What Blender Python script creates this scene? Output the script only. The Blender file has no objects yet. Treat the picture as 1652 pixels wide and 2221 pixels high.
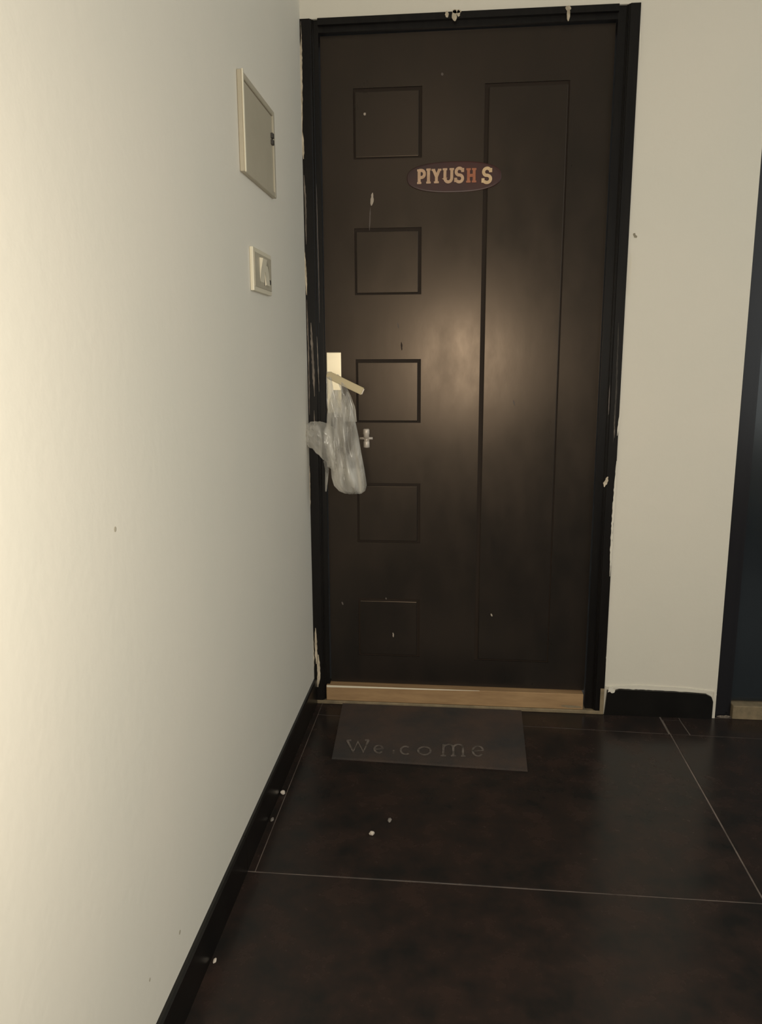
import bpy, bmesh, math, random
import numpy as np
from mathutils import Vector, Matrix, noise

S = bpy.context.scene
COL = S.collection

# ------------------------------------------------------------------ camera
CX, CD, CH, YAW, TILT, ROLL, FPX = 0.4801, 2.4712, 1.1558, 0.1004, 0.1929, -0.0048, 1690.7


def cam_axes():
    cy, sy, ct, st = math.cos(YAW), math.sin(YAW), math.cos(TILT), math.sin(TILT)
    f = Vector((-sy * ct, cy * ct, -st))
    r = Vector((cy, sy, 0))
    u = r.cross(f)
    c, s = math.cos(ROLL), math.sin(ROLL)
    return c * r + s * u, c * u - s * r, f


RT, UP, FW = cam_axes()
CAM = Vector((CX, -CD, CH))
cd = bpy.data.cameras.new('camera')
cam = bpy.data.objects.new('camera', cd)
COL.objects.link(cam)
cam.matrix_world = Matrix(((RT.x, UP.x, -FW.x, CAM.x), (RT.y, UP.y, -FW.y, CAM.y), (RT.z, UP.z, -FW.z, CAM.z), (0, 0, 0, 1)))
cd.sensor_fit = 'HORIZONTAL'
cd.sensor_width = 36
cd.lens = FPX / 1652 * 36
cd.clip_start = 0.02
S.camera = cam


def ray(px, py):
    return RT * ((px - 826) / FPX) + UP * (-(py - 1110.5) / FPX) + FW


def at(px, py, y=0.0):          # photo pixel -> point on the vertical plane at depth y
    d = ray(px, py)
    return CAM + d * ((y - CAM.y) / d.y)


def on_floor(px, py, z=0.0):
    d = ray(px, py)
    return CAM + d * ((z - CAM.z) / d.z)


def on_left(px, py, x=0.0):
    d = ray(px, py)
    return CAM + d * ((x - CAM.x) / d.x)


# ------------------------------------------------------------------ world, lights, exposure
w = bpy.data.worlds.new('outside_air')
S.world = w
w.use_nodes = True
bg = w.node_tree.nodes['Background']
bg.inputs[0].default_value = (0.96, 1.0, 0.97, 1)
bg.inputs[1].default_value = 1.2


def lamp(name, kind, loc, power, color, **kw):
    l = bpy.data.lights.new(name, kind)
    l.energy = power
    l.color = color
    for k, v in kw.items():
        setattr(l, k, v)
    o = bpy.data.objects.new(name, l)
    COL.objects.link(o)
    o.location = loc
    return o


# the flash beside the lens
fl = lamp('phone_flash', 'AREA', CAM + RT * 0.02 - Vector((0, 0.12, 0)), 20.5, (1.0, 0.90, 0.735), shape='DISK', size=0.05)
fl.rotation_euler = cam.matrix_world.to_euler()
# weak ceiling lamp of the landing, behind the photographer
cl = lamp('landing_ceiling_lamp', 'AREA', (0.25, -3.3, 2.68), 6.5, (1.0, 0.90, 0.76), shape='DISK', size=0.3)

S.view_settings.view_transform = 'Standard'
S.view_settings.look = 'None'
S.view_settings.gamma = 1
S.view_settings.use_curve_mapping = False
S.view_settings.exposure = 0.0


# ------------------------------------------------------------------ materials
def sock(n, *names):
    for k in names:
        if k in n.inputs:
            return n.inputs[k]


def mat(name, col, rough=0.5, spec=0.5, metal=0.0, var=None, scale=6.0, bump=0.0, bscale=60.0, tint=None,
        stretch=(1, 1, 1), rvar=0.0, detail=4.0):
    m = bpy.data.materials.new(name)
    m.use_nodes = True
    nt = m.node_tree
    b = nt.nodes['Principled BSDF']
    b.inputs['Base Color'].default_value = (*col, 1)
    b.inputs['Roughness'].default_value = rough
    b.inputs['Metallic'].default_value = metal
    b.inputs['Specular IOR Level'].default_value = spec
    if tint:
        b.inputs['Specular Tint'].default_value = (*tint, 1)
    tc = nt.nodes.new('ShaderNodeTexCoord')
    mp = nt.nodes.new('ShaderNodeMapping')
    mp.inputs['Scale'].default_value = stretch
    nt.links.new(tc.outputs['Object'], mp.inputs['Vector'])
    if var or rvar:
        n = nt.nodes.new('ShaderNodeTexNoise')
        n.inputs['Scale'].default_value = scale
        n.inputs['Detail'].default_value = detail
        n.inputs['Roughness'].default_value = 0.62
        nt.links.new(mp.outputs[0], n.inputs['Vector'])
        if var:
            r = nt.nodes.new('ShaderNodeValToRGB')
            r.color_ramp.elements[0].position = 0.35
            r.color_ramp.elements[1].position = 0.68
            r.color_ramp.elements[0].color = (*col, 1)
            r.color_ramp.elements[1].color = (*var, 1)
            nt.links.new(n.outputs['Fac'], r.inputs[0])
            nt.links.new(r.outputs[0], b.inputs['Base Color'])
        if rvar:
            q = nt.nodes.new('ShaderNodeMapRange')
            q.inputs['From Min'].default_value = 0.3
            q.inputs['From Max'].default_value = 0.7
            q.inputs['To Min'].default_value = rough - rvar
            q.inputs['To Max'].default_value = rough + rvar
            nt.links.new(n.outputs['Fac'], q.inputs['Value'])
            nt.links.new(q.outputs[0], b.inputs['Roughness'])
    if bump:
        n2 = nt.nodes.new('ShaderNodeTexNoise')
        n2.inputs['Scale'].default_value = bscale
        n2.inputs['Detail'].default_value = 3
        nt.links.new(mp.outputs[0], n2.inputs['Vector'])
        bp = nt.nodes.new('ShaderNodeBump')
        bp.inputs['Strength'].default_value = bump
        bp.inputs['Distance'].default_value = 0.004
        nt.links.new(n2.outputs['Fac'], bp.inputs['Height'])
        nt.links.new(bp.outputs[0], b.inputs['Normal'])
    return m


WALL = mat('cream_emulsion', (0.735, 0.688, 0.60), 0.75, 0.2, var=(0.70, 0.668, 0.585), scale=1.6, bump=0.12, bscale=45)
CEIL = mat('white_ceiling_paint', (0.75, 0.73, 0.68), 0.8, 0.2)
PAINT = mat('smeared_wall_paint', (0.60, 0.52, 0.40), 0.7, 0.3, var=(0.36, 0.30, 0.22), scale=40)
FRAME = mat('black_frame_paint', (0.006, 0.0052, 0.0052), 0.36, 0.2, var=(0.010, 0.0085, 0.0075), scale=9, stretch=(6, 6, 0.6))
DOORM = mat('dark_brown_laminate', (0.0135, 0.0126, 0.0120), 0.305, 0.46, var=(0.0185, 0.0152, 0.0136), scale=7,
            tint=(1.0, 0.77, 0.585), stretch=(1.4, 1, 0.7), rvar=0.032, bump=0.035, bscale=14)
GROOVE = mat('groove_black', (0.030, 0.0215, 0.0165), 0.6, 0.1)
GRANITE = mat('black_granite', (0.0150, 0.0140, 0.0133), 0.25, 0.17, var=(0.033, 0.021, 0.0175), scale=11, rvar=0.06, detail=8)
SKIRT = mat('black_granite_skirting', (0.006, 0.0055, 0.005), 0.3, 0.35, var=(0.010, 0.009, 0.008), scale=12)
GROUT = mat('pale_grout', (0.22, 0.18, 0.16), 0.9, 0.1, var=(0.08, 0.068, 0.06), scale=9, detail=6)
DGROUT = mat('dark_grout', (0.05, 0.043, 0.04), 0.9, 0.1, var=(0.014, 0.012, 0.011), scale=14)
WOOD = mat('raw_threshold_wood', (0.40, 0.255, 0.13), 0.6, 0.3, var=(0.30, 0.185, 0.095), scale=5, stretch=(1.5, 8, 8))
EDGE = mat('tan_stone_edge', (0.27, 0.21, 0.13), 0.7, 0.3, var=(0.17, 0.135, 0.085), scale=25)
STEEL = mat('brushed_steel', (0.82, 0.74, 0.56), 0.36, 0.5, 1.0, stretch=(1, 1, 12), rvar=0.04, scale=30)
LEVERM = mat('satin_brass_lever', (0.44, 0.37, 0.23), 0.45, 0.5, 0.35)
CHROME = mat('pale_latch_metal', (0.56, 0.49, 0.42), 0.4, 0.5, 0.25)
PLASTIC = mat('cream_plastic', (0.70, 0.64, 0.50), 0.4, 0.5)
BOXM = mat('beige_box_enamel', (0.46, 0.41, 0.315), 0.5, 0.4, var=(0.42, 0.375, 0.285), scale=8)
DARKPL = mat('dark_plastic', (0.05, 0.045, 0.04), 0.5, 0.4)
PLAQUE = mat('dark_red_plaque', (0.055, 0.014, 0.011), 0.4, 0.4, var=(0.030, 0.014, 0.013), scale=9)
GOLD = mat('pale_gold_letter', (0.60, 0.40, 0.26), 0.5, 0.3, var=(0.47, 0.30, 0.19), scale=60)
REDGOLD = mat('reddish_letter', (0.40, 0.15, 0.075), 0.5, 0.3, var=(0.33, 0.11, 0.06), scale=60)
BRIGHTGOLD = mat('bright_gold_letter', (0.70, 0.50, 0.30), 0.5, 0.3, var=(0.58, 0.40, 0.23), scale=60)
MATM = mat('grey_doormat_pile', (0.052, 0.049, 0.047), 0.95, 0.1, var=(0.090, 0.064, 0.052), scale=5, bump=0.8, bscale=420)
LETTERM = mat('worn_mat_letter', (0.19, 0.16, 0.14), 0.9, 0.1, var=(0.07, 0.06, 0.052), scale=50)
NAVY = mat('navy_black_laminate', (0.010, 0.014, 0.018), 0.17, 0.8, var=(0.014, 0.019, 0.023), scale=3)
CRUMB = mat('white_plaster_crumb', (0.62, 0.55, 0.48), 0.8, 0.2, var=(0.45, 0.40, 0.35), scale=60)


def bag_material():
    m = bpy.data.materials.new('clear_crinkled_plastic')
    m.use_nodes = True
    nt = m.node_tree
    b = nt.nodes['Principled BSDF']
    b.inputs['Base Color'].default_value = (0.74, 0.71, 0.65, 1)
    b.inputs['Roughness'].default_value = 0.22
    out = nt.nodes['Material Output']
    tr = nt.nodes.new('ShaderNodeBsdfTransparent')
    tr.inputs[0].default_value = (0.93, 0.93, 0.92, 1)
    mx = nt.nodes.new('ShaderNodeMixShader')
    tc = nt.nodes.new('ShaderNodeTexCoord')
    mp = nt.nodes.new('ShaderNodeMapping')
    mp.inputs['Scale'].default_value = (34, 16, 9)
    n = nt.nodes.new('ShaderNodeTexNoise')
    n.inputs['Scale'].default_value = 1.0
    n.inputs['Detail'].default_value = 2
    n.inputs['Distortion'].default_value = 0.6
    r = nt.nodes.new('ShaderNodeMapRange')
    r.inputs['From Min'].default_value = 0.38
    r.inputs['From Max'].default_value = 0.68
    r.inputs['To Min'].default_value = 0.17
    r.inputs['To Max'].default_value = 0.62
    lw = nt.nodes.new('ShaderNodeLayerWeight')
    lw.inputs['Blend'].default_value = 0.35
    ad = nt.nodes.new('ShaderNodeMath')
    ad.operation = 'MULTIPLY_ADD'
    ad.inputs[1].default_value = 0.38
    ad.use_clamp = True
    nt.links.new(tc.outputs['Object'], mp.inputs['Vector'])
    nt.links.new(mp.outputs[0], n.inputs['Vector'])
    nt.links.new(n.outputs['Fac'], r.inputs['Value'])
    nt.links.new(lw.outputs['Facing'], ad.inputs[0])
    nt.links.new(r.outputs[0], ad.inputs[2])
    nt.links.new(ad.outputs[0], mx.inputs[0])
    nt.links.new(tr.outputs[0], mx.inputs[1])
    nt.links.new(b.outputs[0], mx.inputs[2])
    nt.links.new(mx.outputs[0], out.inputs['Surface'])
    return m


BAG = bag_material()


# ------------------------------------------------------------------ mesh helpers
def link(name, bm, m, parent=None, smooth=False):
    me = bpy.data.meshes.new(name)
    bmesh.ops.recalc_face_normals(bm, faces=bm.faces[:])
    if smooth:
        for f in bm.faces:
            f.smooth = True
    bm.to_mesh(me)
    bm.free()
    me.materials.append(m)
    o = bpy.data.objects.new(name, me)
    COL.objects.link(o)
    if parent:
        o.parent = parent
        o.matrix_parent_inverse = Matrix.Translation(-parent_world(parent))
    return o


def parent_world(p):
    v = Vector(p.location)
    if p.parent:
        v = v.copy()
        pw = parent_world(p.parent)
        # children are built in world coordinates and keep an inverse, so their location is already zero
        return pw + (p.matrix_parent_inverse.translation + p.location)
    return v


def add_box(bm, a, b, bev=0.0, seg=1):
    r = bmesh.ops.create_cube(bm, size=1)
    vs = r['verts']
    for v in vs:
        v.co = Vector((a[i] + (v.co[i] + 0.5) * (b[i] - a[i]) for i in range(3)))
    if bev:
        es = list({e for v in vs for e in v.link_edges})
        bmesh.ops.bevel(bm, geom=es, offset=bev, segments=seg, affect='EDGES', profile=0.6)


def box(name, a, b, m, parent=None, bev=0.0, seg=1):
    bm = bmesh.new()
    add_box(bm, a, b, bev, seg)
    return link(name, bm, m, parent)


def add_prism(bm, pts, d):       # closed polygon of 3D points, extruded by vector d
    d = Vector(d)
    a = [bm.verts.new(Vector(p)) for p in pts]
    b = [bm.verts.new(Vector(p) + d) for p in pts]
    n = len(pts)
    bm.faces.new(a)
    bm.faces.new(b[::-1])
    for i in range(n):
        bm.faces.new((a[i], a[(i + 1) % n], b[(i + 1) % n], b[i]))


def add_tube(bm, pts, rad, seg=12, flat=1.0):
    pts = [Vector(p) for p in pts]
    rings = []
    for i, p in enumerate(pts):
        t = (pts[min(i + 1, len(pts) - 1)] - pts[max(i - 1, 0)]).normalized()
        s = t.cross(Vector((0, 1, 0)))
        if s.length < 1e-3:
            s = t.cross(Vector((1, 0, 0)))
        s.normalize()
        u = s.cross(t)
        r = rad[i] if isinstance(rad, (list, tuple)) else rad
        rings.append([bm.verts.new(p + s * r * math.cos(2 * math.pi * k / seg) + u * r * flat * math.sin(2 * math.pi * k / seg)) for k in range(seg)])
    for a, b in zip(rings, rings[1:]):
        for k in range(seg):
            bm.faces.new((a[k], a[(k + 1) % seg], b[(k + 1) % seg], b[k]))
    bm.faces.new(rings[0])
    bm.faces.new(rings[-1][::-1])


def tag(o, label=None, cat=None, group=None, kind=None):
    if label:
        o['label'] = label
    if cat:
        o['category'] = cat
    if group:
        o['group'] = group
    if kind:
        o['kind'] = kind
    return o


def empty(name, loc):
    o = bpy.data.objects.new(name, None)
    o.empty_display_size = 0.05
    COL.objects.link(o)
    o.location = loc
    return o


def ragged(bm, pts, wid, plane_d, rng, jag=0.35):
    """irregular ribbon through 3D points lying on a plane, lifted by plane_d"""
    pts = [Vector(p) for p in pts]
    n = max(6, int(sum((b - a).length for a, b in zip(pts, pts[1:])) / 0.008))
    seg = []
    for i in range(n + 1):
        t = i / n * (len(pts) - 1)
        k = min(int(t), len(pts) - 2)
        seg.append(pts[k].lerp(pts[k + 1], t - k))
    side = Vector(plane_d).normalized().cross((pts[-1] - pts[0]).normalized())
    L, R_ = [], []
    for i, p in enumerate(seg):
        e = min(1, 0.25 + 3.0 * min(i, n - i) / n)
        h = wid / 2 * e
        L.append(p + side * h * (1 + rng.uniform(-jag, jag)))
        R_.append(p - side * h * (1 + rng.uniform(-jag, jag)))
    for i in range(n):
        add_prism(bm, [L[i], L[i + 1], R_[i + 1], R_[i]], plane_d)


rng = random.Random(4)

# ------------------------------------------------------------------ the setting
W, H, PIER = 0.968, 2.13, 1.325
D2W = 0.95
TOP = 2.75
Y0, X1 = -5.2, 3.0

# left wall
bm = bmesh.new()
add_box(bm, (-0.15, Y0, -0.12), (0, 0.22, TOP))
wall_left = tag(link('wall_left', bm, WALL), 'cream painted plain wall running along the left of the landing', kind='structure')

# wall with the doors
bm = bmesh.new()
add_box(bm, (0.0, 0, H), (W, 0.22, TOP))
add_box(bm, (W, 0, -0.12), (PIER, 0.22, TOP))
add_box(bm, (PIER, 0, H), (PIER + D2W, 0.22, TOP))
add_box(bm, (PIER + D2W, 0, -0.12), (X1, 0.22, TOP))
wall_far = tag(link('wall_far', bm, WALL), 'cream wall that holds both dark doors, with a narrow pier between them', kind='structure')

box('ceiling', (-0.15, Y0, TOP), (X1, 0.22, TOP + 0.12), CEIL)['kind'] = 'structure'
box('wall_back', (-0.15, Y0 - 0.15, -0.12), (X1, Y0, TOP + 0.12), mat('grey_end_wall_paint', (0.30, 0.28, 0.25), 0.8, 0.2))['kind'] = 'structure'
box('added_parapet', (X1 - 0.12, Y0, -0.12), (X1, 0, 0.55), WALL)['kind'] = 'structure'   # unseen low parapet, added to shape the second door's reflection

# floor: grout bed and granite slabs
floor = box('floor', (0, Y0, -0.12), (X1 - 0.12, 0.22, -0.0012), GROUT)
tag(floor, 'polished black granite floor of large slabs with pale joints', kind='structure')
G = 0.0016
JX = 1.152


def slab(pts, gaps=(G, G, G, G), name='granite_slab', m=GRANITE):
    """quad slab (anticlockwise from near left), inset by gaps (near, right, far, left)"""
    (a, b, c, d) = [Vector((p[0], p[1], 0)) for p in pts]
    a = a + Vector((gaps[3], gaps[0], 0))
    b = b + Vector((-gaps[1], gaps[0], 0))
    c = c + Vector((-gaps[1], -gaps[2], 0))
    d = d + Vector((gaps[3], -gaps[2], 0))
    bm = bmesh.new()
    pr = [a, b, c, d]
    n = 0.0006
    cen = (a + b + c + d) / 4
    lo = [bm.verts.new(p + Vector((0, 0, -0.02))) for p in pr]
    mi = [bm.verts.new(p + Vector((0, 0, -0.0007))) for p in pr]
    hi = [bm.verts.new(p + Vector((math.copysign(n, cen.x - p.x), math.copysign(n, cen.y - p.y), 0))) for p in pr]
    for x, y in ((lo, mi), (mi, hi)):
        for i in range(4):
            bm.faces.new((x[i], x[(i + 1) % 4], y[(i + 1) % 4], y[i]))
    bm.faces.new(hi)
    bm.faces.new(lo[::-1])
    return link(name, bm, m, floor)


yA, yB = -0.092, -0.128          # cross joint just before the door, slightly askew
sk = 0.010
slab([(0.026, yA), (1.148, yB), (1.148, 0), (0.026, 0)])                                    # strip before the door
slab([(sk, yA), (0.026, yA), (0.026, 0), (sk, 0)], (0, .0004, 0, 0))
slab([(1.152, yB - 0.001), (1.212, yB - 0.002), (1.208, -0.030), (1.152, -0.030)])          # small square filler
slab([(1.152, -0.030), (1.208, -0.030), (1.208, 0.0), (1.152, 0.0)], (.0005, .0005, 0, 0))
slab([(1.212, yB - 0.002), (2.30, yB - 0.03), (2.30, 0), (1.208, 0)])
slab([(0.026, -0.905), (JX, -0.908), (JX, yB), (0.026, yA)])                                # big slab under the mat
slab([(sk, -0.905), (0.026, -0.905), (0.026, yA), (sk, yA)], (G, .0003, 0, 0))
slab([(JX, -0.908), (2.30, -0.93), (2.30, yB - 0.03), (JX, yB)], (G, G, G, 0.0024))
for r in range(5):
    y1 = -0.908 - r * 0.86
    y0 = max(y1 - 0.86, Y0)
    slab([(sk, y0), (JX, y0), (JX, y1), (sk, y1 + 0.003 * (r == 0))], (G, G, G, -0.0005))
    slab([(JX, y0), (2.30, y0), (2.30, y1 - 0.02 * (r == 0)), (JX, y1)])
for r in range(6):
    y1 = -r * 0.86
    slab([(2.30, max(y1 - 0.86, Y0)), (X1 - 0.12, max(y1 - 0.86, Y0)), (X1 - 0.12, y1), (2.30, y1)])

# skirtings
SKH = 0.090
bm = bmesh.new()
prof = [(0, 0.0), (0.010, 0.0), (0.010, SKH - 0.004), (0.006, SKH), (0, SKH)]
for y0, y1 in ((-0.905, -0.006), (-1.9, -0.9065), (-3.0, -1.9015), (Y0, -3.0015)):
    bs = bmesh.new()
    add_prism(bs, [(x, y0, z) for x, z in prof], (0, y1 - y0, 0))
    tmp = bpy.data.meshes.new('skirt_piece')
    bs.to_mesh(tmp)
    bs.free()
    bm.from_mesh(tmp)
    bpy.data.meshes.remove(tmp)
bl = tag(link('baseboard_left', bm, SKIRT), 'black granite skirting along the foot of the left wall', kind='structure')

bm = bmesh.new()
xl, xr = W + 0.002, PIER - 0.012
pts = [(xl, 0.0), (xr, 0.0), (xr, SKH - 0.030), (xr - 0.006, SKH - 0.014), (xr - 0.022, SKH - 0.006),
       (xr - 0.10, SKH - 0.002), (xl + 0.10, SKH), (xl + 0.045, SKH), (xl + 0.022, SKH - 0.008), (xl + 0.006, SKH - 0.004)]
add_prism(bm, [(x, -0.010, z) for x, z in pts], (0, 0.0098, 0))
bf = tag(link('baseboard_far', bm, SKIRT), 'black granite skirting at the foot of the pier between the doors', kind='structure')
# unpainted plaster lip along the top of that skirting
bm = bmesh.new()
ragged(bm, [(W + 0.004, -0.0002, SKH + 0.006), (W + 0.12, -0.0002, SKH + 0.008), (PIER - 0.13, -0.0002, SKH + 0.006), (PIER - 0.003, -0.0002, SKH + 0.001)],
       0.014, (0, -0.003, 0), rng, 0.12)
link('plaster_lip', bm, WALL, wall_far)
bm = bmesh.new()
ragged(bm, [(W + 0.012, -0.0105, SKH + 0.006), (W + 0.03, -0.0105, SKH - 0.009)], 0.02, (0, -0.0015, 0), rng)
link('paint_drip', bm, WALL, wall_far)
bm = bmesh.new()
ragged(bm, [(PIER - 0.006, -0.0005, SKH + 0.006), (PIER - 0.005, -0.0005, SKH - 0.022)], 0.010, (0, -0.0015, 0), rng)
link('paint_drip', bm, WALL, wall_far)
# dark nick in the pier beside the frame, and small stains
bm = bmesh.new()
p = at(1376, 511)
ragged(bm, [p + Vector((-0.004, -0.0002, 0.006)), p + Vector((0.006, -0.0002, -0.006))], 0.008, (0, -0.0006, 0), rng, 0.5)
link('wall_nick', bm, mat('nick_grey', (0.28, 0.25, 0.19), 0.9, 0.1), wall_far)
for px, py, s in ((390, 2022, .004), (325, 2125, .003), (250, 1148, .004)):
    bm = bmesh.new()
    q = on_left(px, py, 0.0003)
    bmesh.ops.create_uvsphere(bm, u_segments=8, v_segments=6, radius=s)
    for v in bm.verts:
        v.co = Vector((v.co.x * 0.1, v.co.y, v.co.z)) + q
    link('wall_nick', bm, mat('stain_grey', (0.42, 0.38, 0.30), 0.9, 0.1), wall_left)


# ------------------------------------------------------------------ door 1
YF, YI, YS = -0.006, 0.008, 0.026        # outer frame face, inner frame face, slab face
JL, JR, HD = 0.052, 0.909, 2.096
door = empty('door_1', (0, 0, 0))
tag(door, 'dark brown panelled front door in a black frame, with plaque, lever handle and wooden threshold', 'door', kind='structure')


def jamb(x0, xm, x1):
    """x0 outer side, xm step, x1 inner side"""
    bm = bmesh.new()
    pts = [(x0, YF), (xm, YF), (xm, YI), (x1, YI), (x1, 0.12), (x0, 0.12)]
    add_prism(bm, [(x, y, 0.0125) for x, y in pts], (0, 0, H - 0.0125))
    es = [e for e in bm.edges if abs(e.verts[0].co.x - xm) < 1e-5 and abs(e.verts[1].co.x - xm) < 1e-5 and abs(e.verts[0].co.z - e.verts[1].co.z) > 1]
    bmesh.ops.bevel(bm, geom=es, offset=0.004, segments=3, affect='EDGES')
    return link('frame_jamb', bm, FRAME, door)


jl = jamb(0.0005, 0.034, JL)
jr = jamb(W - 0.0005, 0.936, JR)
bm = bmesh.new()
pts = [(H, YF), (HD + 0.016, YF), (HD + 0.016, YI), (HD, YI), (HD, 0.12), (H, 0.12)]
add_prism(bm, [(JL + 0.0002, y, z) for z, y in pts], (JR - JL - 0.0004, 0, 0))
fh = link('frame_head', bm, FRAME, door)

# the slab: a core board, a face skin broken by grooves, square panels and one tall panel
ZB, ZT = 0.069, 2.093
core = box('door_slab', (JL + 0.002, YS + 0.005, ZB), (JR - 0.002, YS + 0.038, ZT), GROOVE, door)
SQX = (0.1505, 0.357)
SQZ = [(0.167, 0.3705), (0.563, 0.7615), (0.9575, 1.1575), (1.354, 1.552), (1.750, 1.948)]
TLX, TLZ = (0.5405, 0.785), (0.162, 1.948)
gw = 0.0095
holes = [(SQX[0], SQX[1], a, b) for a, b in SQZ] + [(TLX[0], TLX[1], *TLZ)]
xs = sorted({JL + 0.002, JR - 0.002} | {h for q in holes for h in q[:2]})
zs = sorted({ZB, ZT} | {h for q in holes for h in q[2:]})
bm = bmesh.new()


def solid(i, j):
    if i < 0 or j < 0 or i >= len(xs) - 1 or j >= len(zs) - 1:
        return False
    x, z = (xs[i] + xs[i + 1]) / 2, (zs[j] + zs[j + 1]) / 2
    return not any(a < x < b and c < z < d for a, b, c, d in holes)


vc = {}


def vv(x, y, z):
    k = (round(x, 5), round(y, 5), round(z, 5))
    if k not in vc:
        vc[k] = bm.verts.new(k)
    return vc[k]


yb = YS + 0.0052
for i in range(len(xs) - 1):
    for j in range(len(zs) - 1):
        if not solid(i, j):
            continue
        x0, x1, z0, z1 = xs[i], xs[i + 1], zs[j], zs[j + 1]
        bm.faces.new((vv(x0, YS, z0), vv(x1, YS, z0), vv(x1, YS, z1), vv(x0, YS, z1)))
        for (di, dj, a, b) in ((-1, 0, (x0, z1), (x0, z0)), (1, 0, (x1, z0), (x1, z1)), (0, -1, (x0, z0), (x1, z0)), (0, 1, (x1, z1), (x0, z1))):
            if not solid(i + di, j + dj):
                bm.faces.new((vv(a[0], YS, a[1]), vv(b[0], YS, b[1]), vv(b[0], yb, b[1]), vv(a[0], yb, a[1])))
bmesh.ops.recalc_face_normals(bm, faces=bm.faces[:])
skin = link('face_board', bm, DOORM, core)
# normals of an open skin: make sure the front looks at the landing
me = skin.data
if me.polygons[0].normal.y > 0:
    me.flip_normals()
for a, b in SQZ:
    box('square_panel', (SQX[0] + gw * 0.55, YS + 0.0002, a + gw * 0.55), (SQX[1] - gw, YS + 0.0052, b - gw), DOORM, core, bev=0.0022, seg=2)
box('tall_panel', (TLX[0] + 0.0125, YS + 0.0002, TLZ[0] + gw * 0.5), (TLX[1] - gw * 0.45, YS + 0.0052, TLZ[1] - gw), DOORM, core, bev=0.0022, seg=2)

# scuffs and paint spots on the slab
SC = mat('pale_scuff', (0.40, 0.34, 0.28), 0.8, 0.2)
DSC = mat('grey_scuff', (0.12, 0.10, 0.09), 0.8, 0.2)
for pl, wd, m in (([(808, 418), (805, 446)], 0.0085, SC), ([(803, 450), (801, 500)], 0.003, DSC), ([(789, 245), (792, 250)], 0.007, SC),
                  ([(957, 158), (960, 164)], 0.006, DSC), ([(862, 700), (864, 712)], 0.004, DSC), ([(1064, 1331), (1067, 1337)], 0.005, SC),
                  ([(852, 1372), (853, 1382)], 0.004, SC), ([(741, 1305), (744, 1312)], 0.005, DSC), ([(836, 1296), (838, 1300)], 0.004, DSC),
                  ([(870, 742), (871, 760)], 0.005, GROOVE), ([(1113, 868), (1116, 880)], 0.004, DSC)):
    bm = bmesh.new()
    ragged(bm, [at(x, y, YS - 0.0002) for x, y in pl], wd, (0, -0.0005, 0), rng)
    link('scuff', bm, m, core)

# smears of wall paint on the frame; right jamb gets a painted reflection
PG = mat('greyed_paint', (0.24, 0.20, 0.165), 0.7, 0.3, var=(0.07, 0.058, 0.048), scale=50, stretch=(4, 1, 0.6))
smears = [([(652, 55), (653, 150), (655, 285)], 0.0062, PAINT), ([(655, 285), (658, 345)], 0.0065, PAINT),
          ([(659, 380), (662, 430), (664, 530)], 0.0042, PG), ([(660, 545), (665, 640)], 0.0055, PAINT),
          ([(665, 650), (669, 760), (671, 900)], 0.0035, PG), ([(674, 700), (678, 780), (682, 860)], 0.007, PG),
          ([(687, 730), (690, 800), (692, 850)], 0.003, PG), ([(686, 400), (690, 560), (693, 700)], 0.0025, DSC), ([(681, 890), (683, 960)], 0.003, PG),
          ([(670, 1005), (672, 1110)], 0.0055, PAINT), ([(672, 1120), (674, 1240), (677, 1360)], 0.0036, PAINT),
          ([(677, 1366), (678, 1410), (680, 1452)], 0.0075, PAINT), ([(684, 1362), (686, 1440)], 0.0075, PAINT),
          ([(690, 1420), (691, 1460), (689, 1490)], 0.0105, PAINT), ([(652, 46), (651, 100)], 0.003, PG)]
for pl, wd, m in smears:
    bm = bmesh.new()
    ragged(bm, [at(x, y, YF - 0.0003) for x, y in pl], wd, (0, -0.0007, 0), rng, 0.3)
    link('paint_smear_or_reflection', bm, m, jl)
for pl, wd, m in (([(1318, 1034), (1313, 1045), (1310, 1056)], 0.010, PAINT), ([(1341, 700), (1336, 850), (1329, 960)], 0.0045, mat('jamb_reflection_grey', (0.045, 0.038, 0.03), 0.5, 0.3, var=(0.012, 0.01, 0.009), scale=30)),  # long dark grey streak paints in a reflection on the jamb
                  ([(1322, 835), (1319, 900)], 0.003, DSC), ([(1333, 900), (1332, 950)], 0.002, PG)):
    bm = bmesh.new()
    ragged(bm, [at(x, y, YF - 0.0003) for x, y in pl], wd, (0, -0.0007, 0), rng, 0.4)
    link('paint_smear_or_reflection', bm, m, jr)
for pl, wd in (([(968, 24), (970, 38)], 0.010), ([(985, 20), (986, 46)], 0.013), ([(994, 22), (994, 36)], 0.009), ([(1233, 16), (1232, 46)], 0.0085),
               ([(1226, 16), (1238, 19)], 0.012), ([(980, 25), (1000, 25)], 0.01)):
    bm = bmesh.new()
    ragged(bm, [at(x, y, YF - 0.0003) for x, y in pl], wd, (0, -0.0007, 0), rng, 0.25)
    link('paint_drip', bm, PAINT, fh)

# wall paint lapping unevenly over the outer edge of the right jamb
for pl, wd in (([(1347, 880), (1338, 945)], 0.004), ([(1337, 1000), (1328, 1130), (1322, 1250)], 0.006), ([(1389, 60), (1388, 130)], 0.004),
               ([(1372, 545), (1366, 640)], 0.004), ([(1317, 1400), (1314, 1480)], 0.005)):
    bm = bmesh.new()
    ragged(bm, [at(x, y, YF - 0.0003) for x, y in pl], wd, (0, -0.0007, 0), rng, 0.4)
    link('paint_smear_or_reflection', bm, WALL, jr)

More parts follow.
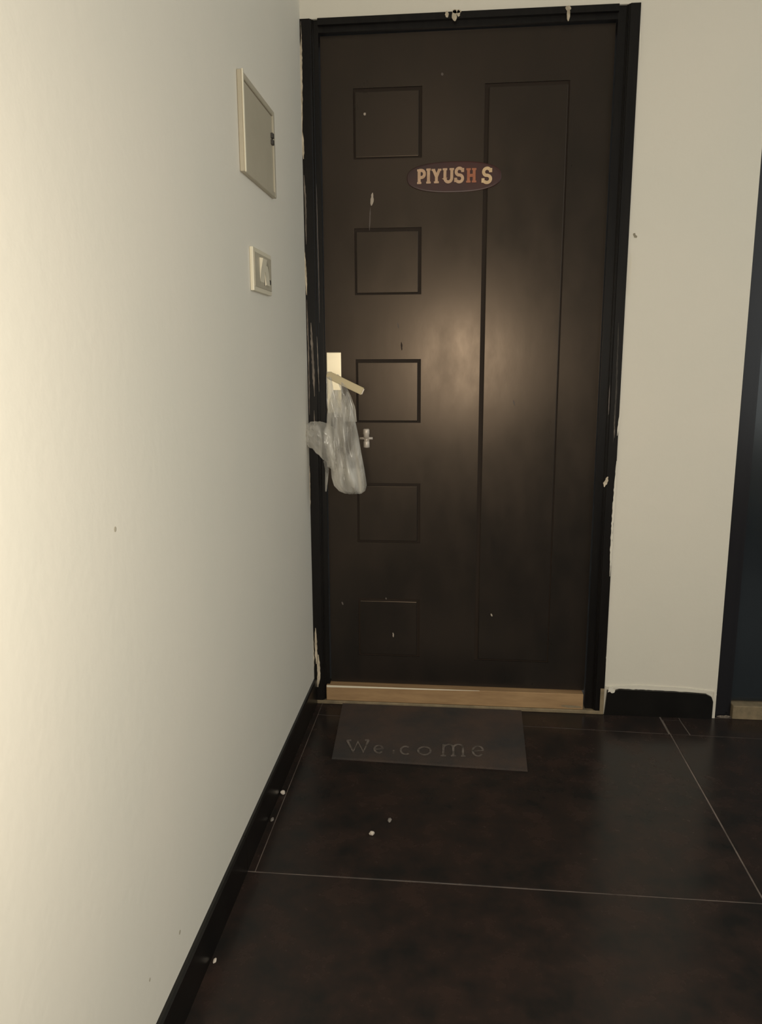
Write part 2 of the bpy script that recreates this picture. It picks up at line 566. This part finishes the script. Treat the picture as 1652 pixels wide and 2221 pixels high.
# threshold
th = link('threshold', (lambda b: (add_box(b, (0.041, -0.004, 0.0125), (0.901, YS + 0.03, 0.0665), 0.0015), b)[1])(bmesh.new()), WOOD, door)
box('threshold_edge', (0.0005, -0.009, 0.0), (W - 0.0005, 0.06, 0.0122), EDGE, th, bev=0.002)
box('upright_edge', (W - 0.0135, -0.009, 0.0124), (W - 0.001, -0.0062, 0.091), EDGE, th)
bm = bmesh.new()
ragged(bm, [(0.83, -0.0042, 0.024), (0.897, -0.0042, 0.021)], 0.008, (0, -0.0006, 0), rng)
link('paint_smear_or_reflection', bm, EDGE, th)

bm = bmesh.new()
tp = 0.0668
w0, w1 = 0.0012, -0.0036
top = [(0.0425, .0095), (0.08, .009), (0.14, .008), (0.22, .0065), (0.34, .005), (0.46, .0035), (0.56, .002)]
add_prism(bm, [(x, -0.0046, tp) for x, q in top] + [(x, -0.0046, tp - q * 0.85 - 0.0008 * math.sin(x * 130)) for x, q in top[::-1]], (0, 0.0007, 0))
link('painted_edge_highlight', bm, mat('pale_edge_highlight', (0.80, 0.72, 0.56), 0.6, 0.3), th)  # tapered pale strip paints in the light along the threshold's top edge

# lever handle: long back plate, rose, lever
hd = empty('door_handle', (0, 0, 0))
hd.parent = door
pa, pb = at(707, 764, YS - 0.006), at(741, 896, YS - 0.006)
box('back_plate', (pa.x, YS - 0.006, pb.z), (pb.x, YS - 0.0002, pa.z), STEEL, hd, bev=0.0022, seg=2)
piv = at(719, 818, -0.03)
bm = bmesh.new()
add_tube(bm, [(piv.x, YS - 0.0055, piv.z), (piv.x, -0.02, piv.z), (piv.x, -0.038, piv.z)], [0.011, 0.0095, 0.0095], 20)
link('lever_neck', bm, STEEL, hd, True)
e0, e1 = at(716, 815, -0.034), at(786, 849, -0.034)
ax = (e1 - e0).normalized()
nz = Vector((0, -1, 0)).cross(ax).normalized()
bm = bmesh.new()
hw = 0.0115
outl = []
for k in range(9):
    a = math.pi / 2 + math.pi * k / 8
    outl.append(e0 + ax * hw * math.cos(a) + nz * hw * math.sin(a))
outl += [e1 - nz * hw, e1 + nz * hw]
add_prism(bm, [p - Vector((0, 0.006, 0)) for p in outl], (0, 0.014, 0))
bmesh.ops.bevel(bm, geom=[e for e in bm.edges if abs(e.verts[0].co.y - e.verts[1].co.y) < 1e-6], offset=0.0022, segments=2, affect='EDGES')
link('lever', bm, LEVERM, hd)
bm = bmesh.new()
add_prism(bm, [e1 + nz * 0.0088 - Vector((0, 0.0046, 0)), e1 - nz * 0.0088 - Vector((0, 0.0046, 0)), e1 - nz * 0.0088 + Vector((0, 0.006, 0)), e1 + nz * 0.0088 + Vector((0, 0.006, 0))], ax * 0.003)
link('lever_end_cap', bm, CHROME, hd)

# latch under the square panel
lt = empty('door_latch', (0, 0, 0))
lt.parent = door
c0 = at(794, 951, YS - 0.015)
bm = bmesh.new()
q0, q1 = at(780, 951, YS - 0.012), at(808, 951, YS - 0.012)
add_tube(bm, [(q0.x, YS - 0.012, c0.z), (q1.x, YS - 0.012, c0.z)], 0.0042, 12)
link('latch_bar', bm, CHROME, lt, True)
bm = bmesh.new()
t0, t1 = at(794, 930, YS - 0.014).z, at(794, 971, YS - 0.014).z
zz = [(t0, .0085), (t0 - .003, .0105), (t0 - .016, .0108), (t0 - .0205, .009), (c0.z, .0085)]
add_tube(bm, [(c0.x, YS - 0.012, z) for z, r in zz], [r for z, r in zz], 16)
link('latch_knob', bm, CHROME, lt, True)
bm = bmesh.new()
zz = [(c0.z - .0075, .0085), (c0.z - .011, .010), (t1 + .003, .0102), (t1, .0088)]
add_tube(bm, [(c0.x + 0.0005, YS - 0.012, z) for z, r in zz], [r for z, r in zz], 16)
add_tube(bm, [(c0.x, YS - 0.012, c0.z), (c0.x, YS - 0.012, c0.z - .009)], 0.005, 10)
link('latch_knob', bm, CHROME, lt, True)
box('latch_plate', (c0.x - 0.008, YS - 0.0025, c0.z - 0.02), (c0.x + 0.008, YS - 0.0002, c0.z + 0.02), CHROME, lt)

# ------------------------------------------------------------------ door 2, only its left edge in view
door2 = empty('door_2', (PIER, 0, 0))
tag(door2, 'navy black neighbouring door cut off by the right edge of the photo', 'door', kind='structure')
x2 = PIER + D2W
bm = bmesh.new()
pts = [(PIER + 0.0005, 0.004), (PIER + 0.034, 0.004), (PIER + 0.034, 0.014), (PIER + 0.052, 0.014), (PIER + 0.052, 0.12), (PIER + 0.0005, 0.12)]
JM2 = mat('purple_grey_frame', (0.012, 0.0115, 0.014), 0.25, 0.5)
add_prism(bm, [(x, y, 0.0) for x, y in pts], (0, 0, H - 0.001))
link('frame_jamb', bm, JM2, door2)
box('frame_jamb', (x2 - 0.052, 0.004, 0), (x2 - 0.0005, 0.12, H - 0.001), JM2, door2)
box('frame_head', (PIER + 0.0525, 0.004, HD), (x2 - 0.0525, 0.12, H - 0.001), JM2, door2)
box('door_slab', (PIER + 0.054, 0.03, 0.05), (x2 - 0.054, 0.066, HD - 0.002), NAVY, door2, bev=0.002)
th2 = box('threshold', (PIER + 0.054, -0.004, 0.0), (x2 - 0.054, 0.075, 0.046), EDGE, door2, bev=0.0015)
bm = bmesh.new()
ragged(bm, [(PIER + 0.006, -0.0005, 0.006), (PIER + 0.05, -0.0005, 0.007)], 0.008, (0, -0.0006, 0), rng)
link('paint_smear_or_reflection', bm, PG, th2)
# ------------------------------------------------------------------ letters
def arc(cx, cy, rx, ry, a0, a1, n=12):
    return [(cx + rx * math.cos(math.radians(a0 + (a1 - a0) * k / n)), cy + ry * math.sin(math.radians(a0 + (a1 - a0) * k / n))) for k in range(n + 1)]


SS = arc(.5, .73, .33, .235, 40, 250, 12) + arc(.5, .27, .35, .235, 80, -140, 12)
GL = {   # strokes in a unit box, and stroke width
    'P': [[(.25, 0), (.25, 1)], [(.02, .07), (.5, .07)], [(.02, .93), (.3, .93)], [(.25, .92)] + arc(.52, .68, .34, .24, 90, -90, 8) + [(.25, .44)]],
    'I': [[(.5, 0), (.5, 1)], [(.05, .07), (.95, .07)], [(.05, .93), (.95, .93)]],
    'Y': [[(.5, 0), (.5, .45), (.18, .97)], [(.5, .45), (.82, .97)], [(.25, .07), (.75, .07)], [(0, .93), (.36, .93)], [(.64, .93), (1, .93)]],
    'U': [[(.2, 1), (.2, .33)] + arc(.5, .33, .3, .27, 180, 360, 10) + [(.8, 1)], [(0, .93), (.4, .93)], [(.6, .93), (1, .93)]],
    'S': [SS, [(.84, .70), (.84, .97)], [(.13, .03), (.13, .32)]],
    'H': [[(.22, 0), (.22, 1)], [(.78, 0), (.78, 1)], [(.22, .5), (.78, .5)], [(0, .07), (.44, .07)], [(0, .93), (.44, .93)], [(.56, .07), (1, .07)], [(.56, .93), (1, .93)]],
    'w': [[(.02, .95), (.28, .05), (.5, .85), (.74, .05), (.98, .98)], [(0, .95), (.2, .97)], [(.82, .97), (1, 1)]],
    'e': [[(.15, .5), (.85, .55)] + arc(.5, .5, .38, .44, 10, 320, 14)],
    'l': [[(.5, 0), (.5, .25)]],
    'c': [arc(.5, .5, .40, .44, 50, 310, 12)],
    'o': [arc(.5, .5, .40, .44, 0, 360, 16)],
    'm': [[(.1, 0), (.12, .95)], [(.12, .7)] + arc(.32, .66, .19, .27, 150, 0, 6) + [(.51, 0)], [(.51, .7)] + arc(.71, .66, .19, .27, 150, 0, 6) + [(.9, 0)],
          [(0, .03), (.22, .03)], [(.42, .03), (.62, .03)], [(.82, .03), (1, .03)]],
}


def ribbon(bm, pts, width, depth):
    """thick flat stroke through 3D points lying in a plane; depth = extrusion vector"""
    pts = [Vector(p) for p in pts]
    nrm = Vector(depth).normalized()
    L, R_ = [], []
    for i, p in enumerate(pts):
        t0 = (pts[i] - pts[i - 1]).normalized() if i else None
        t1 = (pts[i + 1] - pts[i]).normalized() if i < len(pts) - 1 else None
        t = ((t0 or t1) + (t1 or t0)).normalized()
        s = nrm.cross(t)
        k = 1.0 / max(0.5, t.dot(t0 or t1))
        L.append(p + s * width / 2 * k)
        R_.append(p - s * width / 2 * k)
    d = Vector(depth)
    v = [[bm.verts.new(p) for p in row] for row in (L, R_, [p + d for p in L], [p + d for p in R_])]
    n = len(pts)
    for i in range(n - 1):
        for a, b in ((0, 1), (1, 3), (3, 2), (2, 0)):
            bm.faces.new((v[a][i], v[a][i + 1], v[b][i + 1], v[b][i]))
    for i in (0, n - 1):
        bm.faces.new((v[0][i], v[1][i], v[3][i], v[2][i]))


# name plaque
c = at(984, 384.5, YS)
plaque = empty('name_plaque', (c.x, YS, c.z))
tag(plaque, 'dark red oval name plaque with gold letters fixed high on the dark door', 'sign')
pl_, pr_ = at(882, 384, YS - 0.004), at(1087, 384, YS - 0.004)
zt, zb = at(984, 350, YS - 0.004).z, at(984, 417, YS - 0.004).z
a, b = (pr_.x - pl_.x) / 2, (zt - zb) / 2
bm = bmesh.new()
N = 56
cc = Vector(((pl_.x + pr_.x) / 2, 0, (zt + zb) / 2))
rings = []
for (k, y) in ((1.0, YS - 0.0003), (1.0, YS - 0.0032), (0.985, YS - 0.0042), (0.93, YS - 0.0046)):
    ring = []
    for i in range(N):
        t = 2 * math.pi * i / N
        ct, st = math.cos(t), math.sin(t)
        ring.append(bm.verts.new((cc.x + a * k * math.copysign(abs(ct) ** 0.80, ct), y, cc.z + b * k * math.copysign(abs(st) ** 0.80, st))))
    rings.append(ring)
for p, q in zip(rings, rings[1:]):
    for i in range(N):
        bm.faces.new((p[i], p[(i + 1) % N], q[(i + 1) % N], q[i]))
bm.faces.new(rings[0][::-1])
bm.faces.new(rings[-1])
link('plaque_board', bm, PLAQUE, plaque)
YL = YS - 0.0047
for ch, x0, x1, y0, y1, m in (('P', 904, 923, 367, 399.5, GOLD), ('I', 923.5, 934.5, 365.5, 398.5, GOLD), ('Y', 935.5, 957, 366, 398, GOLD), ('U', 959.5, 984.5, 364.5, 397, GOLD),
                              ('S', 985, 1006.5, 363.5, 396, GOLD), ('H', 1010.5, 1033, 364.5, 396.5, REDGOLD), ('S', 1044, 1067.5, 363.5, 397.5, BRIGHTGOLD)):
    bm = bmesh.new()
    A, B = at(x0, y1, YL), at(x1, y0, YL)
    h = B.z - A.z
    for st in GL[ch]:
        ser = len(st) == 2 and abs(st[0][1] - st[1][1]) < .01 and st[0][1] in (.07, .93)
        wd = h * (0.13 if ser else 0.21)
        m_ = 0.0 if ser else 0.0
        ribbon(bm, [(A.x + (B.x - A.x) * u, YL, A.z + h * v) for u, v in st], wd, (0, -0.0014 - 0.00005 * GL[ch].index(st), 0))
    o = link('letter', bm, m, plaque)
    if ch == 'H':
        o['label'] = 'reddish letter'

# ------------------------------------------------------------------ doormat
TM = 0.0065
A0, A1, A2, A3 = on_floor(720, 1642, TM), on_floor(1143, 1669, TM), Vector((0.699, -0.0130, TM)), Vector((0.098, -0.0125, TM))
mc = (A0 + A1 + A2 + A3) / 4
dm = empty('doormat', (mc.x, mc.y, 0))
tag(dm, 'worn dark grey doormat lettered in pale grey, lying before the threshold', 'doormat')
bm = bmesh.new()
nu, nv = 30, 18
gr = []
for j in range(nv + 1):
    row = []
    for i in range(nu + 1):
        u, v = i / nu, j / nv
        p = (A0.lerp(A1, u)).lerp(A3.lerp(A2, u), v)
        p.z = TM + 0.0006 * noise.noise(Vector((p.x * 9, p.y * 9, 1)))
        row.append(bm.verts.new(p))
    gr.append(row)
for j in range(nv):
    for i in range(nu):
        bm.faces.new((gr[j][i], gr[j][i + 1], gr[j + 1][i + 1], gr[j + 1][i]))
per = gr[0] + [gr[j][nu] for j in range(1, nv + 1)] + gr[nv][-2::-1] + [gr[j][0] for j in range(nv - 1, 0, -1)]
low = []
for v in per:
    d = (v.co - mc)
    low.append(bm.verts.new((v.co.x + math.copysign(0.0015, d.x), v.co.y + math.copysign(0.0015, d.y) * 0.5, 0.0002)))
n = len(per)
for i in range(n):
    bm.faces.new((per[i], low[i], low[(i + 1) % n], per[(i + 1) % n]))
bm.faces.new(low)
link('mat_pile', bm, MATM, dm)
for ch, x0, x1, y0, y1, wd in (('w', 752, 800, 1605, 1632, .0075), ('e', 809, 833, 1616, 1634, .006), ('l', 849, 858, 1606, 1634, .005), ('c', 866, 892, 1618, 1637, .006),
                               ('o', 903, 937, 1619, 1638, .006), ('m', 955, 1009, 1613, 1640, .0065), ('e', 1021, 1051, 1617, 1641, .006)):
    bm = bmesh.new()
    z = TM + 0.0007
    P0, P1, P2, P3 = on_floor(x0, y1, z), on_floor(x1, y1 + 0.8, z), on_floor(x1, y0, z), on_floor(x0, y0, z)
    for st in GL[ch]:
        ribbon(bm, [P0.lerp(P1, u).lerp(P3.lerp(P2, u), v) for u, v in st], wd, (0, 0, 0.0008 + 0.00005 * GL[ch].index(st)))
    link('letter', bm, LETTERM, dm)

# ------------------------------------------------------------------ distribution box on the left wall
ya, yb_ = -0.7148, -0.4155
za, zb_ = 1.5575, 1.7610
db = empty('distribution_box', (0, (ya + yb_) / 2, (za + zb_) / 2))
tag(db, 'beige electrical distribution box cover mounted high on the left wall', 'electrical box')
bm = bmesh.new()
fwid = 0.013
T = 0.011
for a, b in (((0.0003, ya, za), (T, ya + fwid, zb_)), ((0.0003, yb_ - fwid, za), (T, yb_, zb_)), ((0.0003, ya + fwid, za), (T, yb_ - fwid, za + fwid)), ((0.0003, ya + fwid, zb_ - fwid), (T, yb_ - fwid, zb_))):
    add_box(bm, a, b, 0.0015)
link('box_frame', bm, BOXM, db)
box('box_cover', (0.0003, ya + fwid + .001, za + fwid + .001), (0.0075, yb_ - fwid - .001, zb_ - fwid - .001), BOXM, db, bev=0.001)
box('cover_lip', (T, ya - 0.0005, za - 0.001), (T + 0.0035, ya + 0.007, zb_ + 0.001), PLASTIC, db, bev=0.001)
for py in (282, 296):
    q = on_left(580, py, 0.009)
    box('cover_catch', (0.0074, yb_ - 0.032, q.z - 0.008), (0.0135, yb_ - 0.018, q.z + 0.004), DARKPL, db, bev=0.001)

# ------------------------------------------------------------------ switch plate
ya, yb_ = -0.6605, -0.489
za, zb_ = 1.3132, 1.4100
sp = empty('switch_plate', (0, (ya + yb_) / 2, (za + zb_) / 2))
tag(sp, 'small cream switch plate on the left wall below the distribution box', 'switch')
box('plate', (0.0003, ya, za), (0.009, yb_, zb_), PLASTIC, sp, bev=0.002, seg=2)
box('plate_rim', (0.0088, ya + 0.006, za + 0.010), (0.0105, yb_ - 0.006, zb_ - 0.010), BOXM, sp, bev=0.0007)
for (y0, y1, tl) in ((ya + 0.052, ya + 0.090, 0.006), (ya + 0.094, ya + 0.130, -0.004)):
    bm = bmesh.new()
    zc = (za + zb_) / 2
    add_prism(bm, [(0.0104, y0, za + 0.018), (0.013 - tl * 0.5, y0, za + 0.020), (0.013, y0, zc), (0.013 + tl, y0, zb_ - 0.020), (0.0104, y0, zb_ - 0.018)], (0, y1 - y0, 0))
    link('rocker', bm, PLASTIC, sp)
bm = bmesh.new()
add_tube(bm, [(0.0104, ya + 0.145, za + 0.03), (0.0125, ya + 0.145, za + 0.03)], 0.006, 14)
link('indicator', bm, DARKPL, sp)
box('rocker_gap', (0.0103, ya + 0.0902, za + 0.018), (0.0112, ya + 0.0938, zb_ - 0.018), DARKPL, sp)

# ------------------------------------------------------------------ plastic bag on the handle
bag = empty('plastic_bag', at(755, 1072, -0.03))
tag(bag, 'crumpled clear plastic bag hanging from the lever handle of the door', 'bag')
prof = [(846, 722, 742, .003), (862, 716, 750, .006), (880, 712, 760, .012), (897, 709, 766, .018), (920, 708, 772, .024), (950, 708, 778, .028), (985, 712, 784, .031), (1015, 717, 790, .033),
        (1035, 719, 793, .033), (1052, 724, 795, .030), (1064, 735, 792, .023), (1070, 748, 784, .012)]
bm = bmesh.new()
NS = 40
YC = -0.030
rings = []
pr2 = []
for i in range(len(prof) - 1):
    for k in range(3):
        t = k / 3
        pr2.append(tuple(prof[i][q] * (1 - t) + prof[i + 1][q] * t for q in range(4)))
pr2.append(prof[-1])
for y, l, r, dp in pr2:
    A, B = at(l, y, YC), at(r, y, YC)
    cxm, hwid = (A.x + B.x) / 2, (B.x - A.x) / 2
    ring = []
    for k in range(NS):
        t = 2 * math.pi * k / NS
        f = 1 + 0.10 * noise.noise(Vector((5.5 * math.cos(t), 5.5 * math.sin(t), y * 0.006))) + 0.09 * noise.noise(Vector((2.2 * math.cos(t), 2.2 * math.sin(t), y * 0.03 + 7)))
        f2 = 1 + 0.9 * noise.noise(Vector((6.5 * math.cos(t) + 3, 6.5 * math.sin(t), y * 0.010)))
        ring.append(bm.verts.new((cxm + hwid * math.cos(t) * (1 + 0.05 * (f - 1)), YC + dp * math.sin(t) * f * f2, A.z)))
    rings.append(ring)
for p, q in zip(rings, rings[1:]):
    for k in range(NS):
        bm.faces.new((p[k], p[(k + 1) % NS], q[(k + 1) % NS], q[k]))
bm.faces.new(rings[-1])
link('bag_body', bm, BAG, bag, True)
bm = bmesh.new()
prev = None
for i in range(9):
    t = i / 8
    y = 1016 + 50 * t
    l, r_ = 722 + 18 * t ** 3, 788 - 4 * t ** 3
    A, B = at(l, y, YC), at(r_, y, YC)
    ring = []
    for k in range(NS):
        q = 2 * math.pi * k / NS
        f2 = 1 + 0.5 * noise.noise(Vector((3 * math.cos(q) + 9, 3 * math.sin(q), y * 0.05)))
        ring.append(bm.verts.new(((A.x + B.x) / 2 + (B.x - A.x) / 2 * math.cos(q), YC + (0.022 - 0.012 * t ** 3) * math.sin(q) * f2,
                                  A.z + 0.006 * noise.noise(Vector((2 * math.cos(q), 2 * math.sin(q), i * 0.4))))))
    if prev:
        for k in range(NS):
            bm.faces.new((prev[k], prev[(k + 1) % NS], ring[(k + 1) % NS], ring[k]))
    else:
        bm.faces.new(ring[::-1])
    prev = ring
bm.faces.new(prev)
link('bag_bottom_fold', bm, BAG, bag, True)


def strap(px, wid, y_front):
    bm = bmesh.new()
    prev = None
    n = 14
    for i in range(n + 1):
        t = i / n * (len(px) - 1)
        k = min(int(t), len(px) - 2)
        u = t - k
        x = px[k][0] * (1 - u) + px[k + 1][0] * u
        y = px[k][1] * (1 - u) + px[k + 1][1] * u
        wd = wid[k] * (1 - u) + wid[k + 1] * u
        yy = y_front[k] * (1 - u) + y_front[k + 1] * u
        row = []
        for q in range(6):
            s = q / 5 - 0.5
            p = at(x + s * wd, y, yy)
            p.y += 0.010 * noise.noise(Vector((s * 6, y * 0.02, x * 0.05))) - 0.004 * math.cos(s * 9)
            row.append(bm.verts.new(p))
        if prev:
            for q in range(5):
                bm.faces.new((prev[q], prev[q + 1], row[q + 1], row[q]))
        prev = row
    return bm


link('bag_strap', strap([(714, 806), (713, 822), (715, 850), (722, 880), (730, 905)], [10, 12, 16, 26, 36], [-0.02, -0.047, -0.047, -0.046, -0.048]), BAG, bag, True)
link('bag_strap', strap([(728, 812), (742, 836), (752, 858), (760, 885), (758, 915)], [10, 14, 18, 22, 30], [-0.02, -0.046, -0.047, -0.046, -0.048]), BAG, bag, True)
# loose crumpled side of the bag, squeezed out towards the frame
bm = bmesh.new()
rows = []
edge = [(664, 920, 962), (672, 915, 970), (684, 914, 980), (696, 914, 992), (708, 918, 1006), (720, 925, 1020), (730, 930, 1026)]
ed2 = []
for i in range(len(edge) - 1):
    for k in range(3):
        t = k / 3
        ed2.append(tuple(edge[i][q] * (1 - t) + edge[i + 1][q] * t for q in range(3)))
ed2.append(edge[-1])
for side in (0, 1):
    grid = []
    for i, (x, y0, y1) in enumerate(ed2):
        row = []
        for k in range(13):
            v = k / 12
            bul = math.sin(math.pi * v) * (0.008 + 0.010 * min(1, i / 6))
            p = at(x + 5 * noise.noise(Vector((x * .11, v * 6, side))), y0 + (y1 - y0) * v + 4 * noise.noise(Vector((x * .2, v * 5, side + 4))), -0.042)
            p.y += (-bul if side == 0 else bul) + 0.009 * noise.noise(Vector((x * 0.16, v * 7, side * 9)))
            row.append(bm.verts.new(p))
        grid.append(row)
    for i in range(len(grid) - 1):
        for k in range(12):
            bm.faces.new((grid[i][k], grid[i + 1][k], grid[i + 1][k + 1], grid[i][k + 1]))
link('bag_side_fold', bm, BAG, bag, True)
link('bag_tail', strap([(707, 1000), (709, 1020), (708, 1045), (707, 1066)], [12, 8, 6, 3], [-0.042, -0.04, -0.038, -0.036]), BAG, bag, True)

# ------------------------------------------------------------------ crumbs on the floor
crumbs = [((601, 1722), .0070, 'round white crumb lying against the left skirting'), ((806, 1811), .0062, 'round white crumb alone in the middle of the big floor slab'),
          ((845, 1781), .0085, 'grey pointed flake on the floor just behind the round white crumb'), ((449, 2084), .0060, 'small oblong pale chip at the foot of the skirting, nearest the camera'),
          ((582, 1780), .0075, 'grey broken flake at the left skirting, in front of the round crumb')]
for i, ((px, py), s, lab) in enumerate(crumbs):
    bm = bmesh.new()
    bmesh.ops.create_icosphere(bm, subdivisions=2, radius=1)
    ln = (1, 1, .8) if i in (0, 1) else ((.55, 1.25, .35) if i == 3 else (.55, 1.1, .4))
    for v in bm.verts:
        k = 1 + 0.3 * noise.noise(v.co * 1.3 + Vector((i * 5, 0, 0)))
        v.co = Vector((v.co.x * ln[0], v.co.y * ln[1], v.co.z * ln[2])) * s * k
    zmin = min(v.co.z for v in bm.verts)
    p = on_floor(px, py, 0)
    if p.x < 0.019:
        p.x = 0.0185
    o = link('plaster_crumb', bm, CRUMB if i in (0, 1, 3) else mat('grey_flake', (0.22, 0.20, 0.18), 0.8, 0.2))
    o.location = (p.x, p.y, -zmin)
    tag(o, lab, 'debris', 'plaster crumbs on the floor')
